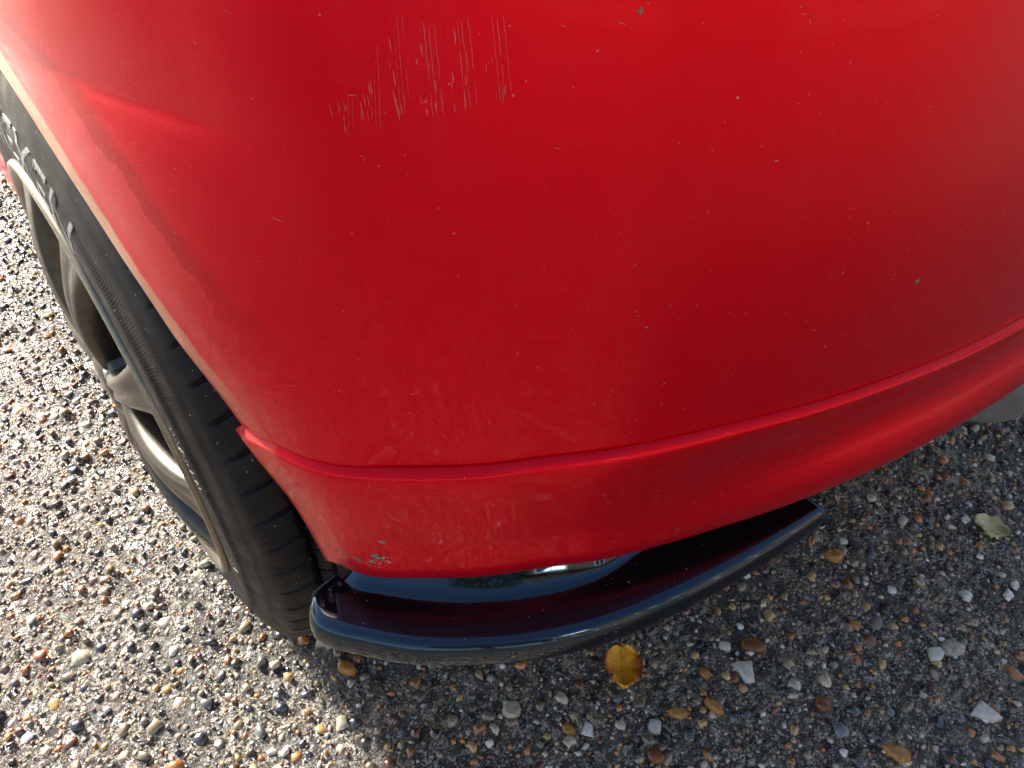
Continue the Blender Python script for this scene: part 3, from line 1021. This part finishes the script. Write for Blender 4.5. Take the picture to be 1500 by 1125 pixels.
for k in range(320):     # lint and fine hair scratches all over
    x = random.uniform(0.045, 0.80) if random.random() < 0.2 else 0.05 + 0.5 * random.random() ** 0.7
    z = 0.365 + 0.385 * random.random() ** 1.35
    ln = random.choice([0.0006, 0.0009, 0.0014, 0.002, 0.003])
    a = random.uniform(0, math.pi)
    cv = random.uniform(-1.2, 1.2)
    pts, px_, pz_, aa = [], x, z, a
    for i in range(5):
        pts.append((px_, pz_))
        px_ += math.cos(aa) * ln / 4
        pz_ += math.sin(aa) * ln / 4
        aa += cv / 4
    if abs(z - 0.468) < 0.006:
        continue
    ribbon(Vv, Ff, pts, random.uniform(0.00006, 0.00016))
fl_ = mesh_obj('lint', Vv, Ff, M['fleck'], bumper)
fl_['kind'] = 'stuff'

def blot(name, x, z, r, mat, parent, squash=1.0, seed=0, n=14):
    """a small raised blotch, ragged in outline"""
    q = np.random.default_rng(seed)
    h = on_paint(x, z)
    if h is None:
        return
    p, nr = h
    up = Vector((0, 0, 1))
    s = nr.cross(up).normalized()
    u = s.cross(nr).normalized()
    v = [p + nr * 0.0007]
    for i in range(n):
        a = 2 * math.pi * i / n
        rr = r * q.uniform(0.45, 1.15)
        v.append(p + s * math.cos(a) * rr + u * math.sin(a) * rr * squash + nr * 0.0002)
    f = [(0, i + 1, (i + 1) % n + 1) for i in range(n)]
    return mesh_obj(name, v, f, mat, parent)
for i, (x, z, r, sq, m) in enumerate([
        (0.2109, 0.7183, 0.0016, 0.9, 'scuff'), (0.3915, 0.5489, 0.0024, 1.0, 'scuff'), (0.2567, 0.6779, 0.0011, 0.8, 'fleck'), (0.2797, 0.6448, 0.0009, 0.6, 'fleck'),
        (0.34, 0.60, 0.0007, 0.6, 'fleck'), (0.22, 0.56, 0.0007, 1.0, 'fleck')]):
    blot('dirt_spot', x, z, r, M[m], bumper, sq, i)
q = np.random.default_rng(3)
for i in range(36):
    t_ = q.random()
    blot('scuff', 0.056 + 0.022 * t_ + q.normal(0, 0.002), 0.370 + 0.006 * t_ + q.normal(0, 0.0022), q.uniform(0.0004, 0.0019), M['scuff'] if q.random() < 0.6 else M['fleck'], skirt, q.uniform(0.3, 0.8), 50 + i)
blot('scuff', 0.0726, 0.3789, 0.0042, M['scuff'], skirt, 0.9, 90, 22)
blot('scuff', 0.0775, 0.3965, 0.0026, M['scuff'], skirt, 0.8, 91, 18)
Vv, Ff = [], []
for u in range(1):
    ribbon(Vv, Ff, [(0.0825, 0.4330), (0.0832, 0.4285), (0.0852, 0.4250), (0.0880, 0.4225), (0.0915, 0.4205)], 0.00035)
mesh_obj('scratch_and_reflection', Vv, Ff, M['scratch_and_reflection'], skirt)

# ------------------------------------------------------------------ fallen leaves
def leaf_mat(name, stops, vein):
    t = NT(name)
    p = t.obj()
    f = t.math('ADD', t.math('MULTIPLY', t.noise(p, 60, 5, 0.65), 0.7), t.math('MULTIPLY', t.noise(p, 420, 3), 0.3))
    sep = t.n('ShaderNodeSeparateXYZ', i_0=p)
    # side veins: chevrons off the midrib
    w = t.math('ADD', sep.outputs[1], t.math('MULTIPLY', t.math('ABSOLUTE', sep.outputs[0]), -0.8))
    v1 = t.math('GREATER_THAN', t.math('SINE', t.math('MULTIPLY', w, 1150)), 0.93)
    v2 = t.math('LESS_THAN', t.math('ABSOLUTE', sep.outputs[0]), 0.0006)
    vv = t.math('MAXIMUM', v1, v2)
    edge = t.maprange(t.math('ABSOLUTE', sep.outputs[0]), 0.008, 0.020, 0, 0.22)
    t.set(Base_Color=t.mix(t.math('MULTIPLY', vv, 0.5), t.ramp(t.math('SUBTRACT', f, edge), stops), vein), Roughness=0.5)
    t.link(t.bump(vv, 0.4, 0.0006), t.b.inputs['Normal'])
    return t.m
M['orange_leaf'] = leaf_mat('orange_leaf', [(0.18, (0.18, 0.035, 0.004)), (0.31, (0.50, 0.11, 0.005)), (0.41, (0.85, 0.28, 0.008)), (0.56, (0.90, 0.46, 0.02))], (0.30, 0.09, 0.012))
M['yellow_leaf'] = leaf_mat('yellow_leaf', [(0.22, (0.30, 0.22, 0.07)), (0.42, (0.48, 0.42, 0.18)), (0.7, (0.58, 0.54, 0.28))], (0.66, 0.62, 0.40))
def leaf(name, loc, rz, length, width, mat, label, curl, stem, tilt=(0, 0)):
    NL, NW = 28, 13
    v = []
    r = np.random.default_rng(int(length * 1e5))
    for i in range(NL + 1):
        u = i / NL
        hw = width / 2 * (math.sin(math.pi * min(1, u * 0.98 + 0.02) ** 0.82) ** 0.62) * (1 - 0.10 * u)
        hw *= 1 + (0.07 if i % 2 else -0.05)
        for j in range(NW):
            t = -1 + 2 * j / (NW - 1)
            x = hw * t * (1.10 if t < 0 else 0.94) * (1 - (0.30 if t > 0.6 and 0.62 < u < 0.72 else 0))
            y = length * (u - 0.5) + 0.0022 * abs(t) * math.sin(u * 3.1)
            z = 0.0035 + curl * (t * t) * 0.007 * (0.5 + u) + 0.004 * curl * (2 * u - 1) ** 2 + 0.0013 * math.sin(u * 15 + t * 4) * abs(t) + 0.0008 * abs(t)
            v.append((x, y, z))
    f = []
    for i in range(NL):
        for j in range(NW - 1):
            a = i * NW + j
            f.append((a, a + 1, a + NW + 1, a + NW))
    root = empty(name, loc)
    root.rotation_euler = (tilt[0], tilt[1], rz)
    b = mesh_obj('blade', v, f, mat, root)
    so = b.modifiers.new('thick', 'SOLIDIFY')
    so.thickness = 0.0004
    # leaf stalk
    P = catmull([(0, -length * 0.48, 0.0045), (0.0006 * stem, -length * 0.58, 0.005), (0.003 * stem, -length * 0.72, 0.006), (0.008 * stem, -length * 0.86, 0.004)], 12)
    a = np.linspace(0, 2 * np.pi, 6, endpoint=False)
    T_ = np.zeros((12, 6, 3))
    for i in range(12):
        rr = 0.0007 if i < 10 else 0.0010
        T_[i, :, 0] = P[i, 0] + rr * np.cos(a)
        T_[i, :, 1] = P[i, 1]
        T_[i, :, 2] = P[i, 2] + rr * np.sin(a)
    grid_obj('stalk', T_, M['stalk'], root, wrap_c=True)
    tag(root, label, 'leaf', 'fallen leaves')
    return root
M['stalk'] = simple('leaf_stalk', (0.42, 0.22, 0.07), 0.6)
leaf('fallen_leaf', (0.300, -0.437, 0.004), R(139), 0.050, 0.043, M['orange_leaf'], 'orange and brown fallen leaf lying below the black splitter', 1.0, -1)
leaf('fallen_leaf', (0.806, -0.600, 0.004), R(118), 0.040, 0.043, M['yellow_leaf'], 'pale yellow fallen leaf lying right of the splitter end', 0.7, 1, (0.10, -0.08))

# ------------------------------------------------------------------ unseen surroundings, added for the paint to mirror and to hold back sky
def brick_mat():
    t = NT('unseen_house_brick')
    p = t.gen()
    mp = t.n('ShaderNodeMapping', i_Vector=p)
    mp.inputs['Rotation'].default_value = (R(90), 0, 0)
    b = t.n('ShaderNodeTexBrick', i_Vector=mp.outputs[0], i_Scale=4.4)
    b.inputs['Color1'].default_value = (0.24, 0.13, 0.08, 1)
    b.inputs['Color2'].default_value = (0.17, 0.08, 0.05, 1)
    b.inputs['Mortar'].default_value = (0.3, 0.27, 0.23, 1)
    t.set(Base_Color=b.outputs[0], Roughness=0.85)
    return t.m
M['brick'] = brick_mat()
M['frame'] = simple('white_frame', (0.75, 0.75, 0.73), 0.4)
M['tile'] = simple('roof_tile', (0.13, 0.07, 0.05), 0.8, noise=0.4, nscale=6)
M['door'] = simple('door_green', (0.03, 0.07, 0.05), 0.4)
unseen_house = empty('unseen_house', (1.0, -8.0, 0))
tag(unseen_house, 'unseen red brown brick house across the drive, mirrored in the red paint', 'unseen_house')
def hb(name, a, b, mat, parent=None, bev=0.0):
    return box(name, a, b, mat, parent or unseen_house, bev)
hb('wall', (-4.0, -5.0, 0), (5.0, 0, 4.9), M['brick'])
for wx, wz, ww, wh in ((-2.6, 0.9, 1.7, 1.3), (2.6, 0.9, 1.9, 1.3), (-2.6, 3.2, 1.5, 1.2), (0.4, 3.2, 1.0, 1.2), (2.8, 3.2, 1.6, 1.2)):
    w_ = hb('window', (wx - ww / 2, 0.004, wz), (wx + ww / 2, 0.05, wz + wh), M['frame'])
    hb('pane', (wx - ww / 2 + 0.08, 0.03, wz + 0.08), (wx - 0.04, 0.056, wz + wh - 0.08), M['glass'], w_)
    hb('pane', (wx + 0.04, 0.03, wz + 0.08), (wx + ww / 2 - 0.08, 0.056, wz + wh - 0.08), M['glass'], w_)
hb('door', (-0.1, 0.004, 0.02), (0.85, 0.06, 2.1), M['door'])
rv = [(-4.3, 0.35, 4.8), (5.3, 0.35, 4.8), (5.3, -2.5, 6.9), (-4.3, -2.5, 6.9), (-4.3, -5.35, 4.8), (5.3, -5.35, 4.8), (-4.3, 0.3, 4.65), (5.3, 0.3, 4.65), (-4.3, -5.3, 4.65), (5.3, -5.3, 4.65)]
mesh_obj('unseen_house_roof', rv, [(0, 1, 2, 3), (3, 2, 5, 4), (6, 7, 1, 0), (4, 5, 9, 8), (6, 8, 9, 7), (0, 3, 4, 8, 6), (1, 7, 9, 5, 2)], M['tile'], unseen_house, False)

def foliage(name, parent, cx, cy, cz, rx, ry, rz, n, mat, sq=2.0, seed=0):
    q = np.random.default_rng(seed)
    d = q.normal(size=(n, 3))
    d /= np.linalg.norm(d, axis=1)[:, None]
    if sq > 2:
        d = np.sign(d) * np.abs(d) ** (2 / sq)
        d /= (np.abs(d) ** sq).sum(1)[:, None] ** (1 / sq)
    rad = q.uniform(0.72, 1.04, n)[:, None]
    lump = 1 + 0.13 * np.sin(d[:, :1] * 7 + seed) * np.cos(d[:, 2:] * 6)
    P = d * rad * lump * np.array([rx, ry, rz]) + np.array([cx, cy, cz])
    a = q.normal(size=(n, 3)); a /= np.linalg.norm(a, axis=1)[:, None]
    b = np.cross(a, q.normal(size=(n, 3))); b /= np.linalg.norm(b, axis=1)[:, None]
    s = q.uniform(0.05, 0.10, n)[:, None]
    V_ = np.stack([P - a * s, P + b * s * 0.6, P + a * s, P - b * s * 0.6], 1).reshape(-1, 3)
    V_[:, 2] = np.maximum(V_[:, 2], 0.02)
    return mesh_obj(name, V_, np.arange(4 * n).reshape(-1, 4), mat, parent, False)
M['leaves'] = simple('unseen_hedge_leaf', (0.05, 0.075, 0.022), 0.55, noise=0.5, nscale=3)
M['gold_leaves'] = simple('unseen_autumn_leaf', (0.30, 0.24, 0.06), 0.55, noise=0.5, nscale=3)
M['bark'] = simple('bark', (0.07, 0.05, 0.035), 0.9, noise=0.4, nscale=20)
unseen_hedge = empty('unseen_hedge', (9.0, -6.0, 0))
tag(unseen_hedge, 'unseen dark clipped hedge beside the house, mirrored in the red paint', 'unseen_hedge')
foliage('crown', unseen_hedge, 0, 0, 1.0, 3.4, 0.7, 1.0, 5000, M['leaves'], 5, 3)
lathe_ = np.array([[0, 0, 0]])
for k in range(4):
    b_ = box('trunk', (-2.5 + k * 1.6, -0.05, 0), (-2.42 + k * 1.6, 0.03, 1.2), M['bark'], unseen_hedge, 0.01)
for nm_, lc, r_, mt_, lb_, sd in (
        ('unseen_tree', (-5.5, 6.5, 0), 1.9, 'gold_leaves', 'unseen yellow autumn tree ahead of the car, mirrored in its flank', 11),
        ('unseen_tree', (-4.6, -7.0, 0), 2.0, 'leaves', 'unseen dark green tree left of the brick house', 12),
        ('unseen_tree', (10.5, -9.5, 0), 2.3, 'leaves', 'unseen large dark green tree behind the clipped hedge', 13)):
    tr = empty(nm_, lc)
    tag(tr, lb_, 'unseen_tree')
    P = catmull([(0, 0, -0.05, 0.20), (0.05, 0, 0.9, 0.15), (0, 0.08, 2.0, 0.11), (0.1, 0.05, 3.2, 0.05)], 20)
    a_ = np.linspace(0, 2 * np.pi, 12, endpoint=False)
    T_ = np.stack([np.stack([p[0] + p[3] * np.cos(a_), p[1] + p[3] * np.sin(a_), np.full(12, p[2])], -1) for p in P])
    grid_obj('trunk', T_, M['bark'], tr, wrap_c=True)
    foliage('crown', tr, 0, 0, 1.6 + r_, r_, r_, r_ * 1.05, 7000, M[mt_], 2, sd)
